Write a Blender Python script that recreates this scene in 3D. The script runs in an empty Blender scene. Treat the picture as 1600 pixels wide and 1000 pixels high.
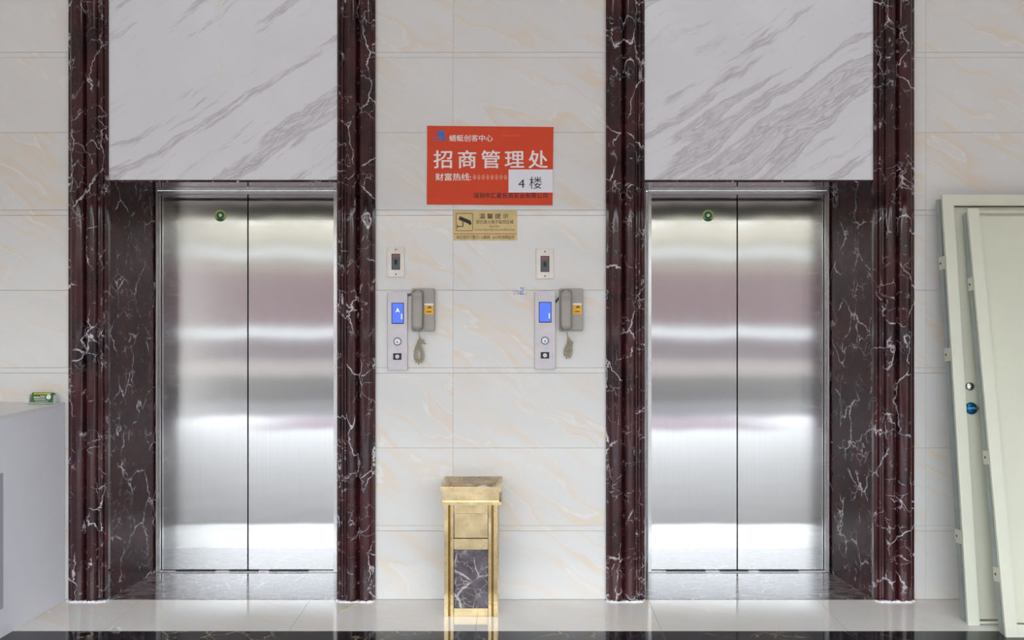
import bpy, bmesh, math, random
from mathutils import Vector, Matrix
random.seed(7)
SC = bpy.context.scene
COL = SC.collection

# ------------------------------------------------------------------ camera, world, exposure
CAM_D, CAM_Z, FPX, VX, VY = 4.55, 1.55, 1400.0, 808.0, 460.0
cam_data = bpy.data.cameras.new('camera')
cam = bpy.data.objects.new('camera', cam_data)
COL.objects.link(cam)
cam.location = (0, -CAM_D, CAM_Z)
cam.rotation_euler = (math.radians(90), 0, 0)
cam_data.sensor_width = 36
cam_data.lens = FPX / 1600 * 36
cam_data.shift_x = -(VX - 800) / 1600
cam_data.shift_y = -(500 - VY) / 1600
cam_data.clip_end = 300
SC.camera = cam

world = bpy.data.worlds.new('overcast_sky')
SC.world = world
world.use_nodes = True
bg = world.node_tree.nodes['Background']
bg.inputs['Color'].default_value = (0.87, 0.94, 1.0, 1)
bg.inputs['Strength'].default_value = 7.0
FILL_EMIT = 5.2  # strength of the fill panels added under the ceiling
vs = SC.view_settings
vs.view_transform = 'Standard'
vs.look = 'None'
vs.gamma = 1
vs.use_curve_mapping = False
vs.exposure = 0.14
SC.cycles.use_denoising = True
SC.cycles.max_bounces = 10
SC.cycles.diffuse_bounces = 5
SC.cycles.glossy_bounces = 6
SC.cycles.sample_clamp_indirect = 6


def P(px, py, Y=0.0):
    d = CAM_D + Y
    return Vector(((px - VX) * d / FPX, Y, CAM_Z - (py - VY) * d / FPX))


# ------------------------------------------------------------------ materials
class NT:
    def __init__(s, name):
        s.m = bpy.data.materials.new(name)
        s.m.use_nodes = True
        s.t = s.m.node_tree
        s.b = s.t.nodes['Principled BSDF']

    def n(s, kind, ins=None, **kw):
        nd = s.t.nodes.new(kind)
        for k, v in kw.items():
            setattr(nd, k, v)
        for k, v in (ins or {}).items():
            if isinstance(v, bpy.types.NodeSocket):
                s.t.links.new(v, nd.inputs[k])
            else:
                nd.inputs[k].default_value = v
        return nd

    def set(s, **kw):
        for k, v in kw.items():
            k = k.replace('_', ' ')
            if isinstance(v, bpy.types.NodeSocket):
                s.t.links.new(v, s.b.inputs[k])
            else:
                s.b.inputs[k].default_value = v

    def coord(s, rnd=0.0, scale=(1, 1, 1), rot=(0, 0, 0), geo=False):
        if geo:
            c = s.n('ShaderNodeNewGeometry').outputs['Position']
        else:
            c = s.n('ShaderNodeTexCoord').outputs['Object']
        if rnd:
            oi = s.n('ShaderNodeObjectInfo').outputs['Random']
            r = s.n('ShaderNodeMath', {0: oi, 1: rnd}, operation='MULTIPLY').outputs[0]
            c = s.n('ShaderNodeVectorMath', {0: c, 1: r}, operation='ADD').outputs[0]
        r = s.n('ShaderNodeMapping', {'Vector': c, 'Rotation': rot}).outputs[0]
        return s.n('ShaderNodeMapping', {'Vector': r, 'Scale': scale}).outputs[0]

    def noise(s, vec, scale, detail=4, rough=.55, dist=0.0):
        return s.n('ShaderNodeTexNoise', {'Vector': vec, 'Scale': scale, 'Detail': detail,
                                          'Roughness': rough, 'Distortion': dist})

    def ramp(s, fac, stops, interp='LINEAR'):
        nd = s.n('ShaderNodeValToRGB', {'Fac': fac})
        cr = nd.color_ramp
        cr.interpolation = interp
        while len(cr.elements) < len(stops):
            cr.elements.new(0.5)
        for e, (p, c) in zip(cr.elements, stops):
            e.position = p
            e.color = (c, c, c, 1) if isinstance(c, (int, float)) else (*c, 1)
        return nd.outputs['Color']

    def math(s, a, b, op='MULTIPLY'):
        return s.n('ShaderNodeMath', {0: a, 1: b}, operation=op).outputs[0]

    def mix(s, fac, a, b):
        nd = s.n('ShaderNodeMix', data_type='RGBA')
        for k, v in ((0, fac), (6, a), (7, b)):
            if isinstance(v, bpy.types.NodeSocket):
                s.t.links.new(v, nd.inputs[k])
            else:
                nd.inputs[k].default_value = v if k == 0 else (*v, 1)
        return nd.outputs[2]

    def warp(s, vec, scale, amt, detail=3):
        nz = s.noise(vec, scale, detail).outputs['Color']
        c = s.n('ShaderNodeVectorMath', {0: nz, 1: (.5, .5, .5)}, operation='SUBTRACT').outputs[0]
        c = s.n('ShaderNodeVectorMath', {0: c, 'Scale': amt}, operation='SCALE').outputs[0]
        return s.n('ShaderNodeVectorMath', {0: vec, 1: c}, operation='ADD').outputs[0]

    def bump(s, h, strength, dist):
        o = s.n('ShaderNodeBump', {'Height': h, 'Strength': strength, 'Distance': dist})
        s.t.links.new(o.outputs[0], s.b.inputs['Normal'])


def plain(name, col, rough=.5, metal=0.0, var=0.06, vscale=8, bump=0.0, **kw):
    a = NT(name)
    v = a.coord()
    nz = a.noise(v, vscale, 4).outputs['Fac']
    d = tuple(max(0, c * (1 - var)) for c in col)
    l = tuple(min(1, c * (1 + var)) for c in col)
    a.set(Base_Color=a.ramp(nz, [(.3, d), (.7, l)]), Roughness=rough, Metallic=metal, **kw)
    if bump:
        a.bump(a.noise(v, 220, 2).outputs['Fac'], bump, .002)
    return a.m


def cream_tile(name, tint, rnd, floor=False, strong=1.0):
    a = NT(name)
    rot = (0, 0, .5) if floor else (0, math.radians(-32), 0)
    vec = a.coord(rnd, rot=rot)
    w = a.warp(vec, 2.6, .22, 2)
    st = a.n('ShaderNodeMapping', {'Vector': w, 'Scale': (.75, 3.2, 1) if floor else (.6, 1, 3.4)}).outputs[0]
    n1 = a.noise(st, 1.9, 3, .45).outputs['Fac']
    vein = a.ramp(n1, [(.44, 0), (.485, .55), (.505, 1), (.53, .35), (.58, 0)])
    edge = a.ramp(n1, [(.528, 0), (.536, .5), (.546, 0)])
    n2 = a.noise(st, 4.6, 6, .6).outputs['Fac']
    vein2 = a.ramp(n2, [(.52, 0), (.56, .6), (.575, 0)])
    wisp = a.ramp(a.noise(w, 5.5, 8, .7, .6).outputs['Fac'], [(.60, 0), (.72, .75)])
    gate = a.ramp(a.noise(vec, 1.6, 2).outputs['Fac'], [(.38, 0.15), (.62, 1)])
    base = a.ramp(a.noise(st, 1.2, 4).outputs['Fac'],
                  [(.3, tuple(t * c for t, c in zip(tint, (.70, .69, .675)))),
                   (.7, tuple(t * c for t, c in zip(tint, (.745, .742, .73))))])
    vc = tuple(t * c for t, c in zip(tint, (.76, .64, .52)))
    c = a.mix(a.math(a.math(vein, gate), .85 * strong), base, vc)
    c = a.mix(a.math(vein2, .35 * strong), c, vc)
    c = a.mix(a.math(wisp, .45), c, tuple(t * .84 for t in tint))
    c = a.mix(a.math(edge, gate), c, tuple(t * .86 for t in tint))
    a.set(Base_Color=c, Roughness=.08 if floor else .09, IOR=1.55, Specular_IOR_Level=.24 if floor else .5)
    return a.m


def red_marble(name, rnd=9.0, dusty=0.0, ior=1.52, rough=.06):
    a = NT(name)
    vec = a.coord(rnd)
    w = a.warp(vec, 5.0, .16, 5)
    w = a.warp(w, 19.0, .03, 3)
    sw = a.n('ShaderNodeMapping', {'Vector': w, 'Scale': (1.35, 1.35, .8)}).outputs[0]
    v1 = a.n('ShaderNodeTexVoronoi', {'Vector': sw, 'Scale': 4.6, 'Randomness': 1.0},
             feature='DISTANCE_TO_EDGE').outputs['Distance']
    l1 = a.ramp(v1, [(.0, 1), (.006, .8), (.019, 0)])
    g1 = a.ramp(a.noise(vec, 6.5, 3).outputs['Fac'], [(.47, 0), (.58, 1)])
    v2 = a.n('ShaderNodeTexVoronoi', {'Vector': w, 'Scale': 15.0}, feature='DISTANCE_TO_EDGE').outputs['Distance']
    l2 = a.ramp(v2, [(.0, .9), (.028, 0)])
    g2 = a.ramp(a.noise(vec, 9.0, 4).outputs['Fac'], [(.53, 0), (.66, 1)])
    sp = a.ramp(a.noise(w, 70, 4, .7).outputs['Fac'], [(.66, 0), (.73, .7)])
    clot = a.ramp(a.noise(w, 24, 5, .65).outputs['Fac'], [(.60, 0), (.69, .8)])
    g3 = a.ramp(a.noise(vec, 4.2, 3).outputs['Fac'], [(.58, 0), (.68, 1)])
    base = a.ramp(a.noise(w, 5.0, 6, .6).outputs['Fac'],
                  [(.30, (.010, .006, .009)), (.52, (.044, .010, .013)), (.72, (.074, .017, .021))])
    f = a.math(l1, g1)
    f = a.math(f, a.math(l2, g2), 'MAXIMUM')
    f = a.math(f, a.math(sp, .55), 'MAXIMUM')
    f = a.math(f, a.math(clot, g3), 'MAXIMUM')
    c = a.mix(f, base, (.62, .58, .62))
    if dusty:
        dn = a.ramp(a.noise(a.coord(scale=(1, 2.5, 1)), 9, 6, .65).outputs['Fac'], [(.35, 0), (.7, dusty)])
        c = a.mix(dn, c, (.34, .31, .31))
    a.set(Base_Color=c, Roughness=rough, IOR=ior)
    return a.m


def white_marble(name):
    a = NT(name)
    vec = a.coord(11.0, rot=(0, math.radians(33), 0))
    w = a.warp(vec, 1.7, .16, 3)
    w = a.warp(w, 9, .035, 4)
    st = a.n('ShaderNodeMapping', {'Vector': w, 'Scale': (1.1, 1, 13.0)}).outputs[0]
    n1 = a.noise(st, 3.0, 7, .62).outputs['Fac']
    fine = a.ramp(n1, [(.57, 0), (.63, .45), (.655, .9), (.675, .1), (.72, .5), (.8, 0)])
    gf = a.ramp(a.noise(vec, 2.6, 4).outputs['Fac'], [(.42, .08), (.62, 1)])
    fine = a.math(fine, gf)
    st2 = a.n('ShaderNodeMapping', {'Vector': w, 'Scale': (.45, 1, 4.2)}).outputs[0]
    n2 = a.noise(st2, 1.35, 7, .62).outputs['Fac']
    big = a.ramp(n2, [(.53, 0), (.565, .8), (.585, .2), (.61, .95), (.625, .05), (.66, .6), (.68, 0)])
    # denser veining towards the foot of the slab, as quarried
    sz = a.n('ShaderNodeSeparateXYZ', {0: a.n('ShaderNodeTexCoord').outputs['Object']}).outputs['Z']
    low = a.n('ShaderNodeMapRange', {'Value': sz, 'From Min': .55, 'From Max': -.45, 'To Min': .12, 'To Max': 1.0}).outputs[0]
    base = a.ramp(a.noise(w, 2.2, 4).outputs['Fac'], [(.3, (.74, .735, .765)), (.7, (.79, .785, .815))])
    c = a.mix(a.math(fine, .6), base, (.36, .34, .36))
    c = a.mix(a.math(a.math(big, low), .75), c, (.40, .36, .385))
    a.set(Base_Color=c, Roughness=.22)
    return a.m


def black_marble(name):
    a = NT(name)
    vec = a.coord(9.0)
    w = a.warp(vec, 6, .2, 4)
    v = a.n('ShaderNodeTexVoronoi', {'Vector': w, 'Scale': 6.0}, feature='DISTANCE_TO_EDGE').outputs['Distance']
    l = a.ramp(v, [(0, 1), (.03, 0)])
    g = a.ramp(a.noise(vec, 5, 3).outputs['Fac'], [(.48, 0), (.6, 1)])
    base = a.ramp(a.noise(w, 14, 5).outputs['Fac'], [(.35, (.010, .011, .014)), (.7, (.028, .028, .032))])
    c = a.mix(a.math(l, g), base, (.34, .24, .16))
    a.set(Base_Color=c, Roughness=.07, IOR=1.5)
    return a.m


def brushed_steel(name, col=(.66, .655, .65), rough=.110, aniso=-.68, wob=.010, smear=True):
    a = NT(name)
    v = a.coord()
    br = a.noise(a.n('ShaderNodeMapping', {'Vector': v, 'Scale': (520, 60, 1.2)}).outputs[0], 1, 2).outputs['Fac']
    cc = a.ramp(br, [(.3, tuple(c * .94 for c in col)), (.7, tuple(min(1, c * 1.05) for c in col))])
    if smear:
        sm = a.ramp(a.noise(v, 7, 7, .72, .4).outputs['Fac'], [(.56, 0), (.74, 1)])
        cc = a.mix(a.math(sm, .22), cc, (.66, .65, .66))
        rr = a.n('ShaderNodeMapRange', {'Value': sm, 'To Min': rough, 'To Max': rough * 1.15}).outputs[0]
    else:
        rr = rough
    tg = a.n('ShaderNodeTangent', direction_type='UV_MAP')
    tg.uv_map = 'UVMap'
    # hairline brushing runs up the sheet and tips the micro facets sideways; the sheet itself is faintly wavy
    wv = a.noise(a.n('ShaderNodeMapping', {'Vector': v, 'Scale': (1.7, 1, 1.1)}).outputs[0], 1.6, 1).outputs['Fac']
    hz = a.math(a.math(wv, .5, 'SUBTRACT'), wob)
    geo = a.n('ShaderNodeNewGeometry').outputs['Normal']
    off = a.n('ShaderNodeCombineXYZ', {'Z': hz}).outputs[0]
    nn = a.n('ShaderNodeVectorMath', {0: geo, 1: off}, operation='ADD').outputs[0]
    nn = a.n('ShaderNodeVectorMath', {0: nn}, operation='NORMALIZE').outputs[0]
    g = a.n('ShaderNodeBsdfAnisotropic', {'Color': cc, 'Roughness': rr, 'Anisotropy': aniso, 'Normal': nn, 'Tangent': tg.outputs[0]}).outputs[0]
    a.t.links.new(g, a.t.nodes['Material Output'].inputs['Surface'])
    return a.m


def brass(name, col=(.76, .59, .34), rough=.17, stain=.7):
    a = NT(name)
    v = a.coord(4.0)
    sp = a.ramp(a.noise(v, 160, 4, .6).outputs['Fac'], [(.57, 0), (.63, 1)])
    g = a.ramp(a.noise(v, 11, 3).outputs['Fac'], [(.42, 0), (.58, 1)])
    base = a.ramp(a.noise(v, 13, 5).outputs['Fac'], [(.3, tuple(c * .70 for c in col)), (.7, tuple(min(1, c * 1.15) for c in col))])
    c = a.mix(a.math(a.math(sp, g), stain), base, (.30, .14, .05))
    rr = a.n('ShaderNodeMapRange', {'Value': a.noise(v, 12, 5).outputs['Fac'], 'To Min': rough * .85, 'To Max': rough * 1.15}).outputs[0]
    a.set(Base_Color=c, Metallic=1.0, Roughness=rr)
    return a.m


def brown_marble(name):
    a = NT(name)
    v = a.coord(5.0)
    w = a.warp(v, 9, .10, 4)
    d = a.n('ShaderNodeTexVoronoi', {'Vector': w, 'Scale': 9.0}, feature='DISTANCE_TO_EDGE').outputs['Distance']
    l = a.ramp(d, [(0, 1), (.05, 0)])
    d2 = a.n('ShaderNodeTexVoronoi', {'Vector': w, 'Scale': 26.0}, feature='DISTANCE_TO_EDGE').outputs['Distance']
    l2 = a.math(a.ramp(d2, [(0, .6), (.07, 0)]), a.ramp(a.noise(v, 16, 3).outputs['Fac'], [(.45, 0), (.6, 1)]))
    base = a.ramp(a.noise(w, 11, 5).outputs['Fac'], [(.32, (.045, .035, .035)), (.68, (.16, .13, .16))])
    c = a.mix(a.math(a.math(l, a.ramp(a.noise(v, 8, 2).outputs['Fac'], [(.40, 0), (.55, 1)])), l2, 'MAXIMUM'), base, (.62, .56, .54))
    a.set(Base_Color=c, Roughness=.06)
    return a.m


def emit(name, col, s):
    a = NT(name)
    nz = a.noise(a.coord(), 20, 2).outputs['Fac']
    c = a.ramp(nz, [(.3, tuple(x * .92 for x in col)), (.7, col)])
    a.set(Base_Color=(0.02, .02, .02, 1), Emission_Color=c, Emission_Strength=s, Roughness=.15)
    return a.m


M = {}
M['tile'] = cream_tile('cream_wall_tile', (1.0, 1.0, 1.0), 23.0)
M['ftile'] = cream_tile('cream_floor_tile', (1.08, 1.07, 1.06), 23.0, floor=True, strong=.8)
M['field'] = plain('honed_grey_floor_tile', (.58, .575, .58), .5, var=.12, vscale=3, Specular_IOR_Level=.22)
M['grout'] = plain('grout', (.66, .63, .60), .8)
M['fgrout'] = plain('floor_grout', (.22, .21, .20), .8)
M['red'] = red_marble('dark_red_marble')
M['jamb'] = red_marble('honed_red_marble', ior=1.34, rough=.24)
M['sill'] = red_marble('dusty_red_marble', dusty=.7, ior=1.42, rough=.16)
M['wmarble'] = white_marble('white_veined_marble')
M['black'] = black_marble('black_gold_marble')
M['steel'] = brushed_steel('brushed_steel')
M['frame_steel'] = plain('frame_steel', (.66, .65, .64), .22, 1.0)
M['plate_steel'] = plain('plate_steel', (.47, .44, .45), .42, 1.0, var=.05, vscale=30)
M['residue_blue'] = plain('residue_blue', (.05, .30, .68), .5)
M['residue_pink'] = plain('residue_pink', (.62, .42, .48), .5)
M['stain'] = plain('old_glue', (.735, .70, .66), .5)
M['switch_steel'] = plain('switch_steel', (.62, .56, .51), .4, 1.0, var=.05, vscale=30)
M['dark'] = plain('dark_gap', (.02, .02, .022), .6)
M['caulk'] = plain('white_caulk', (.82, .82, .84), .6, var=.1, vscale=60)
M['brass'] = brass('tarnished_brass')
M['brass_dk'] = brass('dark_brass', (.50, .29, .06), .2, .3)
M['brass_dust'] = brass('dusty_brass', (.72, .60, .44), .5, .7)
M['bmarble'] = brown_marble('brown_marble')
M['greige'] = plain('phone_plastic', (.36, .335, .295), .42, var=.05, bump=.05)
M['greige_dk'] = plain('phone_cradle_plastic', (.20, .185, .165), .5)
M['cord'] = plain('phone_cord_plastic', (.42, .37, .27), .5)
M['orange'] = plain('orange_red_board', (.68, .058, .014), .32, var=.03)
M['white_ink'] = plain('white_ink', (.82, .76, .74), .5, var=.02)
M['white_paper'] = plain('white_paper', (.80, .80, .84), .7, var=.02)
M['black_ink'] = plain('black_ink', (.018, .016, .016), .5)
M['grey_ink'] = plain('worn_ink', (.10, .075, .04), .6, var=.3, vscale=90)
M['smudge'] = plain('smudged_print', (.72, .22, .14), .5, var=.15, vscale=60)
M['blue_ink'] = plain('blue_ink', (.02, .16, .55), .5)
M['green_ink'] = plain('green_ink', (.03, .20, .08), .5)
M['red_ink'] = plain('red_ink', (.50, .06, .03), .5)
M['gold_sign'] = plain('gold_sign_plate', (.66, .50, .24), .33, .25, var=.06, vscale=20)
M['yellow'] = plain('yellow_sticker', (.80, .42, .02), .5, var=.03)
M['screen'] = emit('blue_screen', (.08, .18, .95), 1.05)
M['screen_white'] = emit('screen_white', (.9, .95, 1.0), 1.0)
M['glass_dk'] = plain('smoked_glass', (.10, .11, .12), .12)
M['chrome'] = plain('chrome', (.75, .75, .76), .12, 1.0)
M['ring_grey'] = plain('ring_grey', (.12, .12, .13), .3, .6)
M['button'] = plain('button_white', (.78, .80, .84), .3)
M['cable'] = plain('black_cable', (.02, .02, .025), .5)
M['green_leaf'] = plain('pale_green_paint', (.66, .67, .545), .42, var=.03, vscale=3)
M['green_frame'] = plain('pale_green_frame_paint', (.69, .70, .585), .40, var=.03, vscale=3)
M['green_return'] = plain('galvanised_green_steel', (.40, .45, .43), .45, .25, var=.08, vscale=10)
M['blue_film'] = plain('blue_film', (.01, .13, .28), .22, .6)
M['counter'] = plain('white_counter_board', (.77, .775, .83), .5, var=.015)
M['counter_top'] = plain('white_counter_top', (.74, .73, .73), .4, var=.015)
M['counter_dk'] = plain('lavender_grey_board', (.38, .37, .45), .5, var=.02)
M['green_box'] = plain('green_card', (.03, .17, .02), .4, var=.3, vscale=40)
M['green_box_dk'] = plain('dark_green_card', (.01, .06, .02), .4)
M['yellow_ink'] = plain('yellow_ink', (.75, .62, .02), .5)
M['acrylic'] = plain('clear_acrylic', (.62, .66, .66), .1)
M['stick'] = plain('pale_stick', (.75, .62, .38), .6)
M['esc_green'] = plain('green_label', (.01, .20, .06), .4)
M['esc_pale'] = plain('pale_label', (.55, .62, .22), .4, var=.25, vscale=300)
M['inner_pink'] = plain('inner_pink_paint', (.55, .50, .50), .7)
M['ceiling'] = plain('ceiling_paint', (.74, .73, .72), .8)
M['room_wall'] = plain('room_wall_paint', (.68, .65, .60), .6)
M['fill_light'] = emit('added_fill_light', (1.0, .985, .97), FILL_EMIT)  # glow of the added, unseen fill panels
for k, c in dict(out_dark=(.05, .048, .046), out_pink=(.42, .31, .31), out_light=(.32, .305, .31), out_gray=(.14, .127, .12),
                 out_cream=(.38, .325, .30), out_mauve=(.16, .12, .125), out_white=(.80, .80, .79), fac_pink=(.40, .29, .295),
                 fac_tan=(.54, .44, .37), fac_grey=(.60, .56, .47), fac_white=(.88, .86, .82), fac_cream=(.78, .71, .56),
                 mat_mauve=(.30, .24, .27)).items():
    M[k] = plain(k, tuple(v * .31 for v in c) if k[:3] in ('fac', 'out') else c, .9, var=.05, vscale=.8, Specular_IOR_Level=.08)


# ------------------------------------------------------------------ geometry helpers
class MB:
    def __init__(s):
        s.v, s.f = [], []

    def quad_prism(s, poly, z0, z1):          # poly in XY, extruded in Z
        n = len(poly)
        b = len(s.v)
        s.v += [(x, y, z0) for x, y in poly] + [(x, y, z1) for x, y in poly]
        s.f.append(tuple(b + i for i in range(n))[::-1])
        s.f.append(tuple(b + n + i for i in range(n)))
        for i in range(n):
            j = (i + 1) % n
            s.f.append((b + i, b + j, b + n + j, b + n + i))
        return s

    def box(s, x0, x1, y0, y1, z0, z1):
        return s.quad_prism([(x0, y0), (x1, y0), (x1, y1), (x0, y1)], z0, z1)

    def chbox(s, w, h, t, c):                 # tile: front (-Y) chamfered, centred in x/z, front at y=0
        b = len(s.v)
        a, e = w / 2, h / 2
        s.v += [(-a, t, -e), (a, t, -e), (a, t, e), (-a, t, e), (-a, c, -e), (a, c, -e), (a, c, e), (-a, c, e),
                (-a + c, 0, -e + c), (a - c, 0, -e + c), (a - c, 0, e - c), (-a + c, 0, e - c)]
        s.f += [tuple(b + i for i in q) for q in ((3, 2, 1, 0), (8, 9, 10, 11), (0, 1, 5, 4), (1, 2, 6, 5), (2, 3, 7, 6), (3, 0, 4, 7),
                                                  (4, 5, 9, 8), (5, 6, 10, 9), (6, 7, 11, 10), (7, 4, 8, 11))]
        return s

    def loft(s, rings, cap0=True, cap1=True):  # rings: lists of 3D points of the same length
        n = len(rings[0])
        b = len(s.v)
        for r in rings:
            s.v += [tuple(p) for p in r]
        for k in range(len(rings) - 1):
            for i in range(n):
                j = (i + 1) % n
                s.f.append((b + k * n + i, b + k * n + j, b + (k + 1) * n + j, b + (k + 1) * n + i))
        if cap0:
            s.f.append(tuple(b + i for i in range(n))[::-1])
        if cap1:
            s.f.append(tuple(b + (len(rings) - 1) * n + i for i in range(n)))
        return s

    def plate(s, outline, y_back, y_front, bev=0.0, inset=None):  # outline list of (x,z); faces -Y
        cx = sum(p[0] for p in outline) / len(outline)
        cz = sum(p[1] for p in outline) / len(outline)
        mx = max(abs(p[0] - cx) for p in outline)
        mz = max(abs(p[1] - cz) for p in outline)

        def ring(y, ins):
            return [(cx + (x - cx) * (1 - ins / max(mx, 1e-6)), y, cz + (z - cz) * (1 - ins / max(mz, 1e-6))) for x, z in outline]
        if bev > 0:
            rs = [ring(y_back, 0), ring(y_front + bev, 0), ring(y_front + bev * .3, bev * .3), ring(y_front, bev)]
        else:
            rs = [ring(y_back, 0), ring(y_front, 0)]
        return s.loft(rs)

    def tube(s, pts, r, n=8):
        pts = [Vector(p) for p in pts]
        rings = []
        up = Vector((0, 1, 0))
        for i, p in enumerate(pts):
            d = (pts[min(i + 1, len(pts) - 1)] - pts[max(i - 1, 0)]).normalized()
            a = d.cross(up)
            if a.length < 1e-4:
                a = d.cross(Vector((1, 0, 0)))
            a.normalize()
            b = d.cross(a).normalized()
            rings.append([p + a * (r * math.cos(t)) + b * (r * math.sin(t)) for t in [2 * math.pi * k / n for k in range(n)]])
        return s.loft(rings)

    def build(s, name, mat, parent=None, loc=None, smooth=False, uv=False, origin=None):
        me = bpy.data.meshes.new(name)
        vv = s.v
        if origin is not None:
            ox, oy, oz = origin
            vv = [(x - ox, y - oy, z - oz) for x, y, z in vv]
            loc = origin
        me.from_pydata(vv, [], s.f)
        bm = bmesh.new()
        bm.from_mesh(me)
        bmesh.ops.recalc_face_normals(bm, faces=bm.faces[:])
        bm.to_mesh(me)
        bm.free()
        me.materials.append(M[mat] if isinstance(mat, str) else mat)
        if smooth:
            me.polygons.foreach_set('use_smooth', [True] * len(me.polygons))
            me.set_sharp_from_angle(angle=math.radians(40))
        if uv:
            ul = me.uv_layers.new(name='UVMap')
            for l in me.loops:
                c = me.vertices[l.vertex_index].co
                ul.data[l.index].uv = (c.x, c.z)
        o = bpy.data.objects.new(name, me)
        COL.objects.link(o)
        if loc is not None:
            o.location = loc
        if parent:
            o.parent = parent
            if loc is not None:
                o.location = Vector(loc) - base_of(parent)
            else:
                o.location = -base_of(parent)
        return o


def base_of(o):
    b = Vector((0, 0, 0))
    while o:
        b += Vector(o.location)
        o = o.parent
    return b


def thing(name, label, cat, loc, group=None, kind=None):
    o = bpy.data.objects.new(name, None)
    COL.objects.link(o)
    o.empty_display_size = .1
    o.location = loc
    o['label'] = label
    o['category'] = cat
    if group:
        o['group'] = group
    return o


def struct(o, label=None):
    o['kind'] = 'structure'
    if label:
        o['label'] = label
    return o


def rrect(x0, x1, z0, z1, r, n=6):
    r = min(r, (x1 - x0) / 2 - 1e-6, (z1 - z0) / 2 - 1e-6)
    out = []
    for cx, cz, a0 in ((x1 - r, z1 - r, 0), (x0 + r, z1 - r, 90), (x0 + r, z0 + r, 180), (x1 - r, z0 + r, 270)):
        for k in range(n + 1):
            t = math.radians(a0 + 90 * k / n)
            out.append((cx + r * math.cos(t), cz + r * math.sin(t)))
    return out


def circle(cx, cz, r, n=28, rz=None):
    return [(cx + r * math.cos(2 * math.pi * k / n), cz + (rz or r) * math.sin(2 * math.pi * k / n)) for k in range(n)]


def pxr(x0, y0, x1, y1, Y=0.0):               # a pixel rectangle on the plane Y -> x0,x1,z0,z1
    a, b = P(x0, y1, Y), P(x1, y0, Y)
    return a.x, b.x, a.z, b.z


def lettering(body, rect, Y, mat, parent, bold=0.0, name='lettering', space=1.0):
    """flat print fitted into rect=(x0,x1,z0,z1), facing -Y"""
    cu = bpy.data.curves.new(name, 'FONT')
    cu.body = body
    cu.size = 1.0
    cu.space_character = space
    cu.resolution_u = 3
    tmp = bpy.data.objects.new(name, cu)
    COL.objects.link(tmp)
    dg = bpy.context.evaluated_depsgraph_get()
    me = bpy.data.meshes.new_from_object(tmp.evaluated_get(dg))
    bpy.data.objects.remove(tmp)
    bpy.data.curves.remove(cu)
    xs = [v.co.x for v in me.vertices]
    ys = [v.co.y for v in me.vertices]
    x0, x1, z0, z1 = rect
    sx = (x1 - x0) / (max(xs) - min(xs))
    sz = (z1 - z0) / (max(ys) - min(ys))
    for v in me.vertices:
        v.co = ((v.co.x - min(xs)) * sx - (x1 - x0) / 2, 0, (v.co.y - min(ys)) * sz - (z1 - z0) / 2)
    if bold:                                    # heavier strokes: the same glyphs printed again a hair aside
        vs0 = [tuple(v.co) for v in me.vertices]
        fs0 = [tuple(p.vertices) for p in me.polygons]
        em = sx * bold
        vv, ff = [], []
        for k, (dx, dz) in enumerate(((0, 0), (em, 0), (-em, 0), (0, em * .6), (0, -em * .6))):
            ff += [tuple(i + len(vv) for i in f) for f in fs0]
            vv += [(x + dx, -k * 1e-5, z + dz) for x, _, z in vs0]
        me = bpy.data.meshes.new(name)
        me.from_pydata(vv, [], ff)
    me.materials.clear()
    me.materials.append(M[mat])
    me.name = name
    o = bpy.data.objects.new(name, me)
    COL.objects.link(o)
    o.parent = parent
    o.location = Vector(((x0 + x1) / 2, Y, (z0 + z1) / 2)) - base_of(parent)
    return o


# ------------------------------------------------------------------ room shell
XL, XR, YF, ZC = -4.2, 4.4, -6.0, 5.0
DOOR_Y = .462
ELEV = [dict(c=-1.5055, f0=-2.08, f1=-.913), dict(c=1.2315, f0=.647, f1=1.8135)]
HEAD = 2.13

core = MB()
core.box(XL, -2.20, .014, .62, 0, ZC)
core.box(-.80, .53, .014, .62, 0, ZC)
core.box(1.93, XR, .014, .62, 0, ZC)
for e in ELEV:
    core.box(e['f0'] - .12, e['f1'] + .12, .03, .62, HEAD + .02, ZC)
wall_back = struct(core.build('wall_back', 'grout'), 'cream tiled wall holding the two elevator entrances')

# wall tiles: courses as measured, with a narrow recessed band between every second pair
S = .00325
period = 246.5
courses = []
for k in range(-6, 5):
    y0 = 90 + period * (k - 0)
    courses.append((y0, y0 + 117.0, 'tile'))
    courses.append((y0 + 117.0, y0 + period - 8.3, 'tile'))
    courses.append((y0 + period - 8.3, y0 + period, 'tile_strip'))
zone = [(XL, -2.262), (-.727, .457), (2.003, XR)]
joints = [(708 - VX) * S + .8 * k for k in range(-6, 7)]
cache = {}
for (ya, yb, nm) in courses:
    zt, zb = min(ZC, CAM_Z - (ya - VY) * S), max(0, CAM_Z - (yb - VY) * S)
    if zt - zb < .004 or zb > ZC - .01:
        continue
    for za, zbx in zone:
        cuts = [za] + [j for j in joints if za + .03 < j < zbx - .03] + [zbx]
        for a, b in zip(cuts, cuts[1:]):
            w, h = b - a - .0006, zt - zb - .0009
            key = (round(w, 4), round(h, 4), nm)
            if key not in cache:
                mb = MB().chbox(w, h, .013, .0011)
                o = mb.build(nm, 'tile', wall_back)
                cache[key] = o.data
            else:
                o = bpy.data.objects.new(nm, cache[key])
                COL.objects.link(o)
                o.parent = wall_back
            o.location = ((a + b) / 2, .0012 if nm == 'tile_strip' else 0.0, (zt + zb) / 2)

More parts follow.
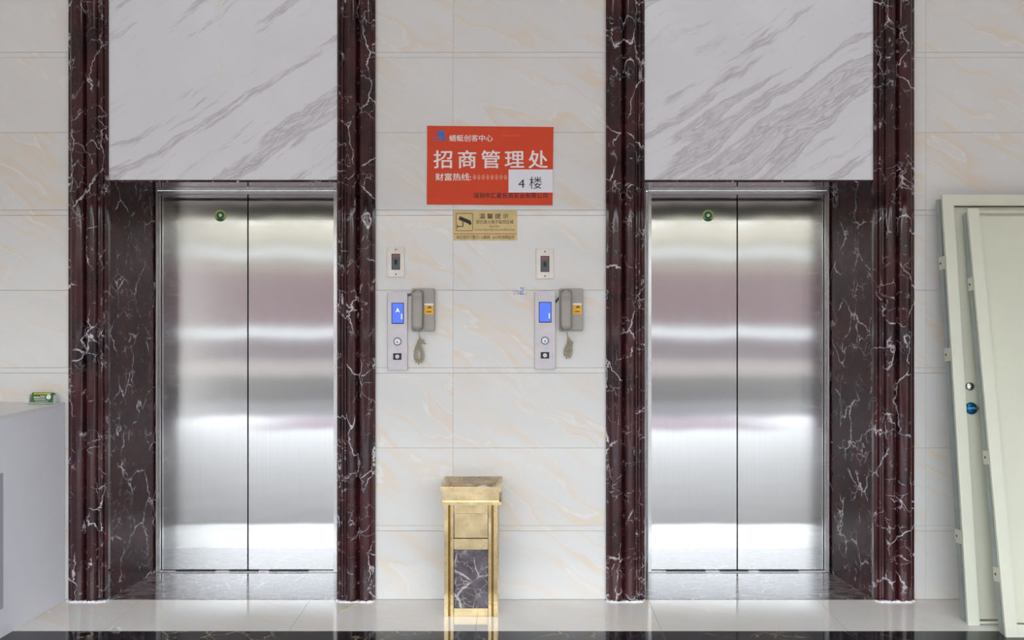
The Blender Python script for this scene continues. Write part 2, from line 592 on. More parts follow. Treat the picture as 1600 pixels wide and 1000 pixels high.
# white marble slabs above the doors, dark marble linings of the recesses
for e in ELEV:
    f0, f1, c = e['f0'], e['f1'], e['c']
    MB().chbox(f1 - f0 + .02, ZC - HEAD - .002, .028, .001).build('marble_panel', 'wmarble', wall_back, loc=((f0 + f1) / 2, -.004, (ZC + HEAD) / 2))
    MB().box(f0, f1, .002, .02, HEAD - .010, HEAD - .001).build('soffit_edge', 'red', wall_back, origin=(c, .01, HEAD))
    MB().box(f0 - .01, f1 + .01, .02, .48, HEAD - .001, HEAD + .019).build('soffit_panel', 'red', wall_back, origin=(c, .2, HEAD))
    for s_, fx in ((-1, f0), (1, f1)):
        bx = c + s_ * .507
        MB().quad_prism([(fx, .0), (bx, .47), (bx + s_ * .02, .47), (fx + s_ * .02, .0)], 0, HEAD - .0015).build('jamb_panel', 'jamb', wall_back, origin=((fx + bx) / 2, .23, 0))

# old glue stains on the left slab
stn = MB()
rg_ = random.Random(11)
for k in range(42):
    yy = rg_.choice((8, 12, 36, 45, 62, 66, 72, 98, 104, 115, 119, 122, 128, 133)) + rg_.uniform(-5, 5)
    q = P(345 + rg_.uniform(-3.5, 3.5), yy)
    stn.plate(circle(q.x, q.z, rg_.uniform(.002, .007), 9, rg_.uniform(.003, .013)), -.0040, -.0043 - k * 2e-6)
stn.build('glue_stain', 'stain', wall_back)['kind'] = 'stuff'

# profiled casings
PROF = [(0, 0)]
def bulge(x0, x1, d0, d):
    out = []
    for k in range(13):
        t = math.pi * k / 12
        out.append(((x0 + x1) / 2 - (x1 - x0) / 2 * math.cos(t), d0 + d * math.sin(t)))
    return out
PROF = [(0.0, 0.0), (0.0, .014), (.010, .016)] + bulge(.014, .084, .016, .026) + [(.088, .010)] + bulge(.092, .150, .016, .028) + \
       [(.154, .014), (.159, .014)] + bulge(.160, .176, .015, .010) + [(.179, .012)] + bulge(.181, .193, .012, .006) + [(.197, .010), (.197, 0)]
for i, (xa, xb, flip) in enumerate(((-2.271, -2.071, 0), (-.911, -.718, 1), (.450, .646, 0), (1.806, 2.010, 1))):
    sc = (xb - xa) / .197
    pr = [((xb - x * sc) if flip else (xa + x * sc), -.001 - d) for x, d in PROF]
    pr = [(x, y) if y < -.0011 else (x, .012) for x, y in pr]
    cas = struct(MB().quad_prism(pr, 0, ZC).build('trim_%d' % (i + 1), 'red', origin=((xa + xb) / 2, -.01, 0), smooth=True),
                 'profiled dark red marble casing with white veins beside an elevator door')
    rnd = random.Random(i)
    cb = MB()
    outer = []
    x = xa
    while x < xb:
        outer.append((x, -.047 - .004 * rnd.random() + (.012 if abs(x - (xa + xb) / 2) > .085 else 0)))
        x += .009
    outer.append((xb, -.02))
    rings = [[(px_, py_, 0.0), (px_, py_ + .004, .004 + .007 * rnd.random()), (px_, .0, .003), (px_, .0, 0.0)] for px_, py_ in outer]
    cb.loft(rings)
    cb.build('caulk', 'caulk', cas, origin=((xa + xb) / 2, -.01, 0))

# floor: base slab with single stone tiles, a black border and a field behind it
fl = struct(MB().box(XL, XR, YF, .62, -.06, -.0008).build('floor', 'fgrout'), 'polished cream stone floor with a black border')
TW = .858
fj = [-1.05 + TW * k for k in range(-5, 8)]
rows = [(-.0015, -.425, 'ftile', 'tile'), (-.425, -.575, 'black', 'border_tile')]
y = -.575
while y > YF + .01:
    rows.append((y, max(YF, y - TW), 'field', 'tile'))
    y -= TW
for (ya, yb, mt, nm) in rows:
    cuts = [XL] + [j for j in fj if XL + .05 < j < XR - .05] + [XR]
    for a, b in zip(cuts, cuts[1:]):
        g = .0009
        MB().box(a + g, b - g, yb + g * .5, ya - g * .5, -.012, 0).build(nm, mt, fl, origin=((a + b) / 2, (ya + yb) / 2, 0))
for e in ELEV:
    f0, f1, c = e['f0'], e['f1'], e['c']
    MB().quad_prism([(f0, 0), (f1, 0), (c + .507, .47), (c - .507, .47)], -.012, .0012).build('threshold_slab', 'sill', fl, origin=(c, .2, 0))
MB().box(-3.0, 3.0, -5.93, -4.9, .0005, .007).build('entrance_mat', 'mat_mauve', fl)

# ceiling with added fill lights, side walls, entrance front (behind the camera), street outside
ceil = struct(MB().box(XL, XR, YF, .62, ZC, ZC + .1).build('ceiling', 'ceiling'), 'plain white lobby ceiling')
for ix in range(4):  # unseen glowing panels, added to brighten the lobby from above
    for iy in range(2):
        cx, cy = -3.0 + ix * 2.05, -2.9 - iy * 1.9
        fr = MB().box(cx - .62, cx + .62, cy - .32, cy + .32, ZC - .018, ZC - .0005).build('fill_light_panel', 'frame_steel', ceil)
        MB().box(cx - .60, cx + .60, cy - .30, cy + .30, ZC - .021, ZC - .018).build('fill_emitter', 'fill_light', fr)
struct(MB().box(XL - .15, XL, YF, .62, 0, ZC).build('wall_left', 'room_wall'), 'left lobby wall')
struct(MB().box(XR, XR + .15, YF, .62, 0, ZC).build('wall_right', 'room_wall'), 'right lobby wall')
wf = struct(MB().box(XL, XR, YF - .25, YF, 2.70, ZC).build('wall_front', 'inner_pink'), 'lobby wall over the street entrance')
MB().box(XL, XR, YF - .25, YF + .03, 2.54, 2.70).build('lintel', 'out_dark', wf)

def dY(d):
    return DOOR_Y - (d - (CAM_D + DOOR_Y))
st = struct(MB().box(-60, 60, -60, YF, -.3, -.021).build('street_ground', 'out_gray'), 'paved street outside the entrance')
for a, b, m_ in ((YF, dY(13.1), 'out_light'), (dY(13.1), dY(17), 'out_gray'), (dY(17), dY(20.7), 'out_cream'),
                 (dY(20.7), dY(32), 'out_mauve'), (dY(32), dY(43), 'out_white')):
    MB().box(-45, 45, b + .003, a - .003, -.02, -.01).build('paving_band', m_, st)
yb = dY(43)
fac = struct(MB().box(-40, 40, yb - 8, yb - .1, -.01, 5.2).build('street_facade', 'fac_grey'), 'low building across the street')
for z0, z1, m_, pr in ((0, 2.6, 'fac_pink', .0), (2.6, 3.22, 'fac_tan', .02), (3.22, 3.72, 'fac_white', .12), (3.72, 4.05, 'fac_grey', 0.02),
                   (4.05, 4.98, 'fac_cream', .05), (4.98, 5.2, 'fac_cream', .0)):
    MB().box(-40, 40, yb - .11, yb + pr, z0 + .001, z1 - .001).build('facade_band', m_, fac)

# ------------------------------------------------------------------ elevator doors
for i, e in enumerate(ELEV):
    c = e['c']
    d = bpy.data.objects.new('door_%d' % (i + 1), None)
    COL.objects.link(d)
    d.location = (c, DOOR_Y, 0)
    d['label'] = ('closed brushed steel elevator doors between dark red marble, left of the orange sign',
                  'closed brushed steel elevator doors between dark red marble, right of the orange sign')[i]
    d['kind'] = 'structure'
    hw = .4825
    top = 2.105
    for s_ in (-1, 1):
        x0, x1 = (c - hw, c - .0022) if s_ < 0 else (c + .0022, c + hw)
        dp = MB().chbox(x1 - x0, top - .006, .03, .002).build('door_panel', 'steel', d, loc=((x0 + x1) / 2, DOOR_Y, (top + .006) / 2 + .003), uv=True)
        if s_ < 0:
            ct = P(344.5 if i == 0 else 1106.5, 337, DOOR_Y)
            esc = MB().plate(circle(ct.x, ct.z, .033), DOOR_Y, DOOR_Y - .0012).build('keyhole_label', 'esc_pale', dp, origin=(ct.x, DOOR_Y, ct.z))
            esc['label'] = 'round green and yellow keyhole label'
            MB().plate(circle(ct.x, ct.z + .002, .021), DOOR_Y - .001, DOOR_Y - .002).build('label_ring', 'esc_green', dp, origin=(ct.x, DOOR_Y, ct.z))
            pts = [(ct.x + .032 * math.cos(math.radians(t)), ct.z + .032 * math.sin(math.radians(t))) for t in range(215, 326, 10)]
            MB().plate(pts, DOOR_Y - .001, DOOR_Y - .0018).build('label_band', 'esc_green', dp, origin=(ct.x, DOOR_Y, ct.z))
            MB().plate(circle(ct.x, ct.z + .003, .0105), DOOR_Y - .001, DOOR_Y - .006, .002).build('keyhole', 'chrome', dp, origin=(ct.x, DOOR_Y, ct.z))
        # frame post with a thin raised edge
        fx0, fx1 = (c - .505, c - hw - .001) if s_ < 0 else (c + hw + .001, c + .505)
        p_ = MB().box(fx0, fx1, DOOR_Y - .022, DOOR_Y + .04, .004, HEAD - .003).build('frame_post', 'frame_steel', d, origin=((fx0 + fx1) / 2, DOOR_Y, 0))
        ex = fx0 if s_ < 0 else fx1 - .004
        MB().box(ex, ex + .004, DOOR_Y - .028, DOOR_Y - .022, .004, HEAD - .003).build('edge_bead', 'plate_steel', p_, origin=(ex, DOOR_Y, 0))
        # dark gasket along the closing edge side
        gx = (c - hw - .001) if s_ < 0 else (c + hw - .002)
        MB().box(gx, gx + .003, DOOR_Y - .003, DOOR_Y + .02, .006, top).build('gasket', 'dark', d, origin=(gx, DOOR_Y, 0))
    MB().box(c - hw, c + hw, DOOR_Y - .020, DOOR_Y + .04, top + .002, HEAD - .003).build('header', 'frame_steel', d, origin=(c, DOOR_Y, top))
    MB().box(c - hw, c + hw, DOOR_Y - .023, DOOR_Y - .020, top + .001, top + .005).build('header_bead', 'plate_steel', d, origin=(c, DOOR_Y, top))
    MB().box(c - .505, c + .505, DOOR_Y - .015, DOOR_Y + .05, .0014, .0042).build('sill_track', 'frame_steel', d, origin=(c, DOOR_Y, 0))
    MB().box(c - .50, c + .50, DOOR_Y - .006, DOOR_Y - .001, .0043, .0075).build('sill_rail', 'plate_steel', d, origin=(c, DOOR_Y, 0))
    for a_, b_ in ((-.40, -.18), (-.10, .06), (.12, .34)):
        MB().box(c + a_, c + b_, DOOR_Y - .012, DOOR_Y - .0065, .0043, .009).build('guide_shoe', 'cable', d, origin=(c, DOOR_Y, 0))
    MB().box(c - .52, c + .52, DOOR_Y + .045, DOOR_Y + .06, 0, HEAD).build('shaft_shade', 'dark', d, origin=(c, DOOR_Y, 0))  # added near-black sheet: paints the shaft's darkness into the door gaps, stops light leaks

# ------------------------------------------------------------------ orange sign
x0, x1, z0, z1 = pxr(667.3, 197.6, 864, 320.2)
sg = thing('information_sign', 'orange-red sign board with large white Chinese characters above the gold notice', 'sign', ((x0 + x1) / 2, -.001, z0))
A, B, C_, D = P(667.6, 196.8), P(864.8, 198.6), P(863.2, 320.8), P(667.0, 319.6)
MB().plate([(D.x, D.z), (C_.x, C_.z), (B.x, B.z), (A.x, A.z)], -.0005, -.004).build('board', 'orange', sg, origin=((x0 + x1) / 2, -.002, (z0 + z1) / 2))
TY = -.0044
lettering('招商管理处', pxr(678, 235.2, 855.5, 263), TY, 'white_ink', sg, .016, space=1.33)
lettering('蜻蜓创客中心', pxr(702.2, 210.8, 770, 221.2), TY, 'white_ink', sg, .010)
lettering('财富热线:', pxr(680.8, 270.8, 736, 282.4), TY, 'white_ink', sg, .016)
lettering('深圳市汇星投资实业有限公司', pxr(740, 301.2, 855.3, 309.8), TY, 'black_ink', sg, .020)
sm = MB()
for k in range(8):
    q = P(741.5 + k * 6.9, 277)
    sm.plate(circle(q.x, q.z, .0085, 14, .014), TY, TY - .0002)
sm.build('smudged_number', 'smudge', sg)
lg = MB()
def ell(c0, c1, wd, n=20):
    a, b = P(*c0), P(*c1)
    d = b - a
    L = math.hypot(d.x, d.z)
    ux, uz = d.x / L, d.z / L
    return [((a.x + b.x) / 2 + ux * L / 2 * math.cos(t) - uz * wd * math.sin(t), (a.z + b.z) / 2 + uz * L / 2 * math.cos(t) + ux * wd * math.sin(t))
            for t in [2 * math.pi * k / n for k in range(n)]]
lg.plate(ell((681.8, 206), (694.5, 216.5), .008), TY, TY - .0002)
lg.plate(ell((688.5, 202.4), (694.8, 216.5), .0085), TY, TY - .0003)
lg.plate(ell((676.8, 214.6), (696.5, 218.4), .0028), TY, TY - .0004)
lg.build('dragonfly_logo', 'blue_ink', sg)
lt = MB()
xx = 679.0
while xx < 697:
    w_ = random.uniform(1.0, 2.2)
    a, b, cc, dd = pxr(xx, 218.9, xx + w_, 220.4)
    lt.box(a, b, TY - .0003, TY, cc, dd)
    xx += w_ + .6
lt.build('logo_script', 'blue_ink', sg)
lgn = MB()
lgn.plate(ell((690.5, 219.5), (697, 217.2), .0025), TY, TY - .0006)
lgn.build('logo_leaf', 'green_ink', sg)
a, b, cc, dd = pxr(785, 212.1, 815, 212.6)
MB().box(a, b, TY - .0002, TY, cc, dd).build('scratch', 'smudge', sg)
a, b, cc, dd = pxr(794.6, 265, 863.6, 301)
pl = MB().box(a, b, -.0052, -.0042, cc, dd).build('paper_label', 'white_paper', sg, origin=((a + b) / 2, -.005, (cc + dd) / 2))
pl['label'] = 'white paper slip with floor number'
lettering('4', pxr(809.7, 280.5, 819.8, 293.5), -.0056, 'black_ink', pl, 0)
lettering('楼', pxr(827, 276.2, 846.5, 295.3), -.0056, 'black_ink', pl, 0)

# ------------------------------------------------------------------ gold notice
x0, x1, z0, z1 = pxr(708.5, 329, 808, 375.5)
gs = thing('warning_notice', 'small gold surveillance notice with camera icon below the orange sign', 'notice', ((x0 + x1) / 2, -.001, z0))
MB().plate(rrect(x0, x1, z0, z1, .003), .0, -.003, .0006).build('plate', 'gold_sign', gs, origin=((x0 + x1) / 2, 0, (z0 + z1) / 2))
TY = -.0034
lettering('温馨提示', pxr(749, 333.8, 794.5, 341.8), TY, 'grey_ink', gs, .022, space=1.5)
lettering('您已进入电子监控区域', pxr(744, 343.8, 802, 349.6), TY, 'grey_ink', gs, .016)
lettering('Please Note', pxr(765, 351.6, 780.5, 355.2), TY, 'grey_ink', gs, 0)
lettering('You Have Entered Electronic Surveillance Area', pxr(741, 356.8, 804, 360.6), TY, 'grey_ink', gs, 0)
lettering('本区域实行警方110联网  24小时视频监控', pxr(713, 367.8, 804, 373.8), TY, 'grey_ink', gs, .014)
a, b, cc, dd = pxr(709, 364.9, 807.6, 365.9)
MB().box(a, b, TY - .0002, TY, cc, dd).build('rule', 'red_ink', gs)
o0 = rrect(*pxr(712.5, 333, 739, 361), .006)
o1 = rrect(*pxr(713.4, 333.9, 738.1, 360.1), .005)
ic = MB()
ic.v = [(x, TY, z) for x, z in o0] + [(x, TY, z) for x, z in o1]
n_ = len(o0)
ic.f = [(k, (k + 1) % n_, n_ + (k + 1) % n_, n_ + k) for k in range(n_)]
ic.build('icon_frame', 'grey_ink', gs)
cm = MB()
q = [P(718.5, 337.8), P(735.5, 344.8), P(733.5, 350.3), P(716.6, 343.2)]
cm.plate([(p.x, p.z) for p in q], TY, TY - .0002)
q = [P(735.5, 346), P(737, 348), P(735.5, 352), P(732.5, 350.5)]
cm.plate([(p.x, p.z) for p in q], TY, TY - .0003)
q = [P(722.6, 346), P(724, 346.6), P(724, 354.5), P(722.6, 354.5)]
cm.plate([(p.x, p.z) for p in q], TY, TY - .0002)
q = [P(715, 353.4), P(723, 353.4), P(723, 354.6), P(715, 354.6)]
cm.plate([(p.x, p.z) for p in q], TY, TY - .0003)
q = [P(714.4, 351.5), P(715.6, 351.5), P(715.6, 356.5), P(714.4, 356.5)]
cm.plate([(p.x, p.z) for p in q], TY, TY - .0002)
cm.build('camera_icon', 'black_ink', gs)

# ------------------------------------------------------------------ wall devices, one set per elevator
SIDE = ['left', 'right']
for i in range(2):
    # ---- small key switch plate
    X0, Y0, X1, Y1 = ((605, 386, 632, 432.6), (837.5, 389, 865, 435.6))[i]
    x0, x1, z0, z1 = pxr(X0, Y0, X1, Y1)
    lab = ('small steel switch plate with dark window, nearer the left elevator above its call panel',
           'small steel switch plate with dark window, nearer the right elevator above its call panel')[i]
    t = thing('switch_plate', lab, 'switch plate', ((x0 + x1) / 2, 0, z0), 'switch plates above the call panels')
    MB().plate(rrect(x0, x1, z0, z1, .004), .0, -.006, .0015).build('plate', 'switch_steel', t, origin=((x0 + x1) / 2, 0, (z0 + z1) / 2))
    wx0, wx1, wz0, wz1 = pxr(*((612, 396.6, 625.4, 421.6), (844.6, 400, 858.4, 425))[i])
    w = MB().plate(rrect(wx0, wx1, wz0, wz1, .001), -.004, -.0068).build('window_bezel', 'black_ink', t, origin=((wx0 + wx1) / 2, 0, wz0))
    MB().plate(rrect(wx0 + .003, wx1 - .003, wz0 + .003, wz1 - .003, .001), -.006, -.0075).build('window', 'glass_dk', w, origin=((wx0 + wx1) / 2, 0, wz0))
    mx, mz = (wx0 + wx1) / 2, (wz0 + wz1) / 2
    MB().plate(rrect(mx - .008, mx + .008, mz - .014, mz + .012, .002), -.007, -.009, .0007).build('rocker', 'black_ink', w, origin=(mx, 0, mz))
    rd = MB()
    for r_ in range(2):
        for k in range(5):
            xx = wx0 + .006 + k * .0068
            rd.box(xx, xx + .005, -.0079, -.0074, wz1 - .010 - r_ * .007, wz1 - .0065 - r_ * .007)
    rd.build('red_print', 'red_ink', w)
    for zz in (z1 - .0135, z0 + .0135):
        MB().plate(circle(mx, zz, .0042, 14), -.005, -.0075, .001).build('screw', 'grey_ink', t, origin=(mx, 0, zz))
    # ---- call panel
    X0, Y0, X1, Y1 = ((606, 456, 637.2, 578.4), (835.6, 454.2, 867.6, 576.6))[i]
    x0, x1, z0, z1 = pxr(X0, Y0, X1, Y1)
    lab = ('tall steel call panel whose blue screen shows a white up arrow',
           'tall steel call panel with plain blue screen beside the right telephone')[i]
    t = thing('call_panel', lab, 'call panel', ((x0 + x1) / 2, 0, z0), 'elevator call panels')
    arc = [(x0, z0), (x1, z0), (x1, z1 - .010)]
    for k in range(1, 10):
        u = k / 10
        arc.append((x1 + (x0 - x1) * u, z1 - .010 + .010 * math.sin(math.pi * u)))
    arc.append((x0, z1 - .010))
    MB().plate(arc, .0, -.014, .0015).build('plate', 'plate_steel', t, origin=((x0 + x1) / 2, 0, (z0 + z1) / 2))
    sx0, sx1, sz0, sz1 = pxr(*((612.3, 473, 631.6, 506), (841.8, 471.6, 861.6, 504))[i])
    bz = MB().plate(rrect(sx0, sx1, sz0, sz1, .002), -.012, -.0152).build('screen_bezel', 'black_ink', t, origin=((sx0 + sx1) / 2, 0, sz0))
    MB().plate(rrect(sx0 + .0035, sx1 - .0035, sz0 + .005, sz1 - .0035, .001), -.015, -.0158).build('screen', 'screen', bz, origin=((sx0 + sx1) / 2, 0, sz0))
    if i == 0:
        q = [P(622, 480.5), P(625.6, 488.4), P(622, 486.2), P(618.4, 488.4)]
        MB().plate([(p.x, p.z) for p in q], -.0157, -.0160).build('up_arrow', 'screen_white', bz)
    a, b, cc, dd = pxr(*((627.2, 489.5, 629.2, 498.5), (857.2, 488, 859.2, 497.5))[i])
    tk = MB()
    zz = cc
    while zz < dd - .003:
        tk.box(a, b, -.0160, -.0157, zz, zz + .0028)
        zz += .004
    tk.build('screen_print', 'screen_white', bz)
    ct = P(*((621.6, 533.4), (851.4, 532))[i])
    rg = MB().plate(circle(ct.x, ct.z, .0205), -.013, -.0165, .0015).build('button_ring', 'ring_grey', t, origin=(ct.x, 0, ct.z))
    MB().plate(circle(ct.x, ct.z, .0155), -.016, -.0185, .0015).build('button_cap', 'button', rg, origin=(ct.x, 0, ct.z))
    MB().plate([(ct.x - .0058, ct.z - .006), (ct.x + .0058, ct.z - .006), (ct.x, ct.z + .005)], -.018, -.0190).build('up_mark', 'blue_ink', rg)
    kx0, kx1, kz0, kz1 = pxr(*((614.8, 551.6, 628, 562), (844.8, 549.8, 858, 560))[i])
    ks = MB().plate(rrect(kx0, kx1, kz0, kz1, .001), -.013, -.0160, .0008).build('key_switch', 'black_ink', t, origin=((kx0 + kx1) / 2, 0, kz0))
    kx, kz = (kx0 + kx1) / 2, (kz0 + kz1) / 2
    MB().plate(circle(kx, kz, .0098), -.0155, -.0185, .0012).build('lock_barrel', 'button', ks, origin=(kx, 0, kz))
    MB().plate(rrect(kx - .0015, kx + .0015, kz - .005, kz + .005, .0005), -.018, -.0190).build('keyhole', 'black_ink', ks, origin=(kx, 0, kz))
    # ---- telephone
    X0, Y0, X1, Y1 = ((642.8, 450.6, 679.4, 518), (873.4, 450.6, 910.8, 517.4))[i]
    x0, x1, z0, z1 = pxr(X0, Y0, X1, Y1, -.02)
    lab = ('grey-beige wall telephone with coiled cord beside the panel showing an arrow',
           'grey-beige wall telephone with coiled cord next to the right elevator casing')[i]
    t = thing('wall_telephone', lab, 'telephone', ((x0 + x1) / 2, 0, z0), 'wall telephones beside the call panels')
    MB().plate(rrect(x0, x1, z0, z1, .010), .0, -.034, .006).build('base', 'greige', t, origin=((x0 + x1) / 2, 0, (z0 + z1) / 2), smooth=True)
    hx0, hx1 = x0 + .008, x0 + .060
    MB().plate(rrect(hx0 - .003, hx1 + .003, z0 + .006, z1 - .006, .018), -.030, -.0352).build('cradle', 'greige_dk', t, origin=((hx0 + hx1) / 2, 0, z0))
    # handset: earpiece and mouthpiece pads joined by a slimmer grip
    rings = []
    hz0, hz1 = z0 + .007, z1 - .009
    for k in range(25):
        u = k / 24
        zz = hz0 + (hz1 - hz0) * u
        end = min(u, 1 - u)
        wd = (hx1 - hx0) / 2 * (1 if end > .10 else math.sqrt(max(.02, 1 - ((.10 - end) / .10) ** 2)))
        th = .030 + .010 * math.exp(-((u - .12) / .10) ** 2) + .010 * math.exp(-((u - .88) / .10) ** 2)
        if end < .05:
            th *= .55 + .45 * end / .05
        cx = (hx0 + hx1) / 2
        ring = []
        for j in range(16):
            ang = 2 * math.pi * j / 16
            ca, sa = math.cos(ang), math.sin(ang)
            ring.append((cx + wd * math.copysign(abs(ca) ** .6, ca), -.036 - th / 2 + th / 2 * math.copysign(abs(sa) ** .6, sa), zz))
        rings.append(ring)
    MB().loft(rings).build('handset', 'greige', t, origin=((hx0 + hx1) / 2, -.04, z0), smooth=True)
    ax0, ax1 = hx1 + .006, x1 - .003
    MB().plate(rrect(ax0, ax1, z0 + .010, z1 - .006, .003), -.033, -.0358, .001).build('face_plate', 'greige', t, origin=((ax0 + ax1) / 2, 0, z0))
    a, b, cc, dd = pxr(*((663.2, 474.2, 677.2, 491.2), (894.8, 473.6, 909, 490.8))[i], -.036)
    stk = MB().box(a, b, -.0365, -.0356, cc, dd).build('yellow_sticker', 'yellow', t, origin=((a + b) / 2, 0, cc))
    stk['label'] = 'yellow sticker with small figure'
    MB().box(a, b, -.0369, -.0364, dd - .009, dd).build('white_strip', 'white_paper', stk)
    q = [(a + .014, dd - .024), (a + .038, dd - .024), (a + .033, dd - .016), (a + .027, dd - .013), (a + .020, dd - .016)]
    MB().plate(q, -.0364, -.0369).build('figure_print', 'grey_ink', stk)
    MB().box(a + .012, b - .010, -.0369, -.0364, cc + .010, cc + .0155).build('caption_print', 'grey_ink', stk)
    # ---- coiled cord hung in a loop
    path = (((653, 515), (654.5, 522), (655.6, 530), (654, 536), (650.5, 544), (648.6, 553), (649.5, 562), (653.5, 566.5), (658, 563), (659.5, 555),
             (657, 546), (654, 539), (656, 534), (660.5, 534.5), (661, 538)),
            ((885.5, 515), (886.5, 523), (889, 531), (890, 537), (886.5, 543), (884.2, 550), (885, 556.5), (889, 557.5), (891.5, 551),
             (892, 544), (892.5, 538), (896.5, 537)))[i]
    pp = [P(x_, y_, -.045) for x_, y_ in path]
    fine = []
    for k in range(len(pp) - 1):
        p0, p1, p2, p3 = pp[max(k - 1, 0)], pp[k], pp[k + 1], pp[min(k + 2, len(pp) - 1)]
        for j in range(24):
            u = j / 24
            fine.append(.5 * ((2 * p1) + (p2 - p0) * u + (2 * p0 - 5 * p1 + 4 * p2 - p3) * u * u + (3 * p1 - p0 - 3 * p2 + p3) * u ** 3))
    out, ph, L = [], 0.0, 0.0
    for k in range(1, len(fine) - 1):
        d_ = fine[k + 1] - fine[k - 1]
        sl = (fine[k] - fine[k - 1]).length
        L += sl
        r_ = .0095 * min(1, max(0, (L - .035) / .02))
        sub = 4
        for j in range(sub):
            ph += 2 * math.pi * sl / sub / .0098 if r_ > 0 else 0
            d_.normalize()
            n1 = Vector((0, 1, 0))
            n2 = d_.cross(n1).normalized()
            out.append(fine[k - 1].lerp(fine[k], (j + 1) / sub) + n1 * (r_ * math.sin(ph) * .8) + n2 * (r_ * math.cos(ph)) + Vector((0, .028 * min(1, L / .08), 0)))
    MB().tube(out, .0024, 6).build('coiled_cord', 'cord', t, smooth=True)
    cb = MB()
    cc = (((644, 458.5), (640, 459.5), (634, 461.5)), ((874.5, 462), (872, 466), (868.5, 470.5), (865.5, 473)))[i]
    for off in (0, 2.2):
        cb.tube([P(x_, y_ + off, -.008) for x_, y_ in cc], .0022, 6)
    cb.build('cable', 'cable', t, smooth=True)

# ------------------------------------------------------------------ torn sticker on the wall tiles
rs = thing('sticker_residue', 'faint blue and red remains of a torn sticker left of the right call panel', 'sticker', tuple(P(811, 462)))
for nm, mt, n_, xr, yr in (('blue_fragment', 'residue_blue', 20, (812.5, 817.5), (447, 460)), ('blue_scrap', 'residue_blue', 16, (801, 824), (449, 461)), ('red_fragment', 'residue_pink', 40, (801, 815), (453.5, 459.5))):
    mb = MB()
    for k in range(n_):
        xx, yy = random.uniform(*xr), random.uniform(*yr)
        w_, h_ = random.uniform(.5, 1.9) * (1.2 if nm == 'blue_fragment' else .9), random.uniform(.4, 1.4)
        a, b, c0, c1 = pxr(xx, yy, xx + w_, yy + h_)
        mb.box(a, b, -.0007, -.0002, c0, c1)
    a, b, c0, c1 = pxr(812, 458.8, 819, 460.4)
    if nm == 'blue_fragment':
        mb.box(a, b, -.0008, -.0002, c0, c1)
    mb.build(nm, mt, rs)['kind'] = 'stuff'

# ------------------------------------------------------------------ brass ash bin
BX, BYF, BYB = -.2222, -.244, -.012
bin_ = thing('ash_bin', 'tall square brass ash bin with brown marble front panel standing against the wall', 'ash bin', (BX, (BYF + BYB) / 2, 0))
BH, BW = .540, .1285
yc = (BYF + BYB) / 2
hd = (BYB - BYF) / 2
org = (BX, yc, 0)
def bbox(nm, mat, x0, x1, y0, y1, z0, z1, par=None):
    return MB().box(BX + x0, BX + x1, y0, y1, z0, z1).build(nm, mat, par or bin_, origin=(BX + (x0 + x1) / 2, (y0 + y1) / 2, z0))
for sx in (-1, 1):
    for yy in (BYF, BYB - .020):
        bbox('corner_post', 'brass', min(sx * BW, sx * (BW - .019)), max(sx * BW, sx * (BW - .019)), yy, yy + .020, 0, BH)
    # recessed rod and inner stile of the front
    a, b = sorted((sx * (BW - .0195), sx * (BW - .030)))
    bbox('groove_strip', 'brass_dk', a, b, BYF + .012, BYF + .018, .002, BH)
    rod = MB().tube([(BX + (a + b) / 2, BYF + .010, .002), (BX + (a + b) / 2, BYF + .010, BH - .001)], .0032, 10)
    rod.build('groove_rod', 'brass_dk', bin_, smooth=True)
    a, b = sorted((sx * (BW - .0305), sx * (BW - .045)))
    bbox('front_stile', 'brass', a, b, BYF + .001, BYF + .018, 0, BH)
    # side faces
    a, b = sorted((sx * (BW - .004), sx * (BW - .014)))
    bbox('side_panel', 'bmarble', a, b, BYF + .021, BYB - .021, .04, .33)
    bbox('side_panel', 'brass', a, b, BYF + .021, BYB - .021, .331, BH)
    bbox('side_rail', 'brass', a, b, BYF + .021, BYB - .021, .002, .039)
def zb(py):
    return CAM_Z - (py - VY) * (CAM_D + BYF) / FPX
pw = BW - .0470
bbox('top_rail', 'brass', -pw, pw, BYF + .007, BYF + .018, zb(803), BH)
fp = bbox('flap', 'brass', -pw + .001, pw - .001, BYF + .012, BYF + .018, zb(841.5), zb(803.6))
fp['label'] = 'pitted brass push flap'
bbox('middle_rail', 'brass', -pw, pw, BYF + .007, BYF + .018, zb(859.3), zb(842.6))
bbox('front_panel', 'bmarble', -pw + .0005, pw - .0005, BYF + .012, BYF + .018, zb(951), zb(859.6))
bbox('bottom_rail', 'brass', -pw, pw, BYF + .007, BYF + .018, .001, zb(951.4))
bbox('back_panel', 'brass_dk', -BW + .020, BW - .020, BYB - .010, BYB - .002, .002, BH)
bbox('inner_liner', 'dark', -BW + .030, BW - .030, BYF + .022, BYB - .014, .004, BH - .002)
RW, RF, RB = .146, BYF - .012, -.004
bbox('ledge', 'brass', -RW, RW, RF, RB, BH + .0005, BH + .0155)
# neck: four walls
nz0, nz1 = BH + .016, .6025
for (a, b, c0, c1) in ((-.135, .135, RF + .011, RF + .021), (-.135, .135, RB - .021, RB - .011), (-.135, -.125, RF + .0215, RB - .0215), (.125, .135, RF + .0215, RB - .0215)):
    bbox('neck_panel', 'brass', a, b, c0, c1, nz0, nz1)
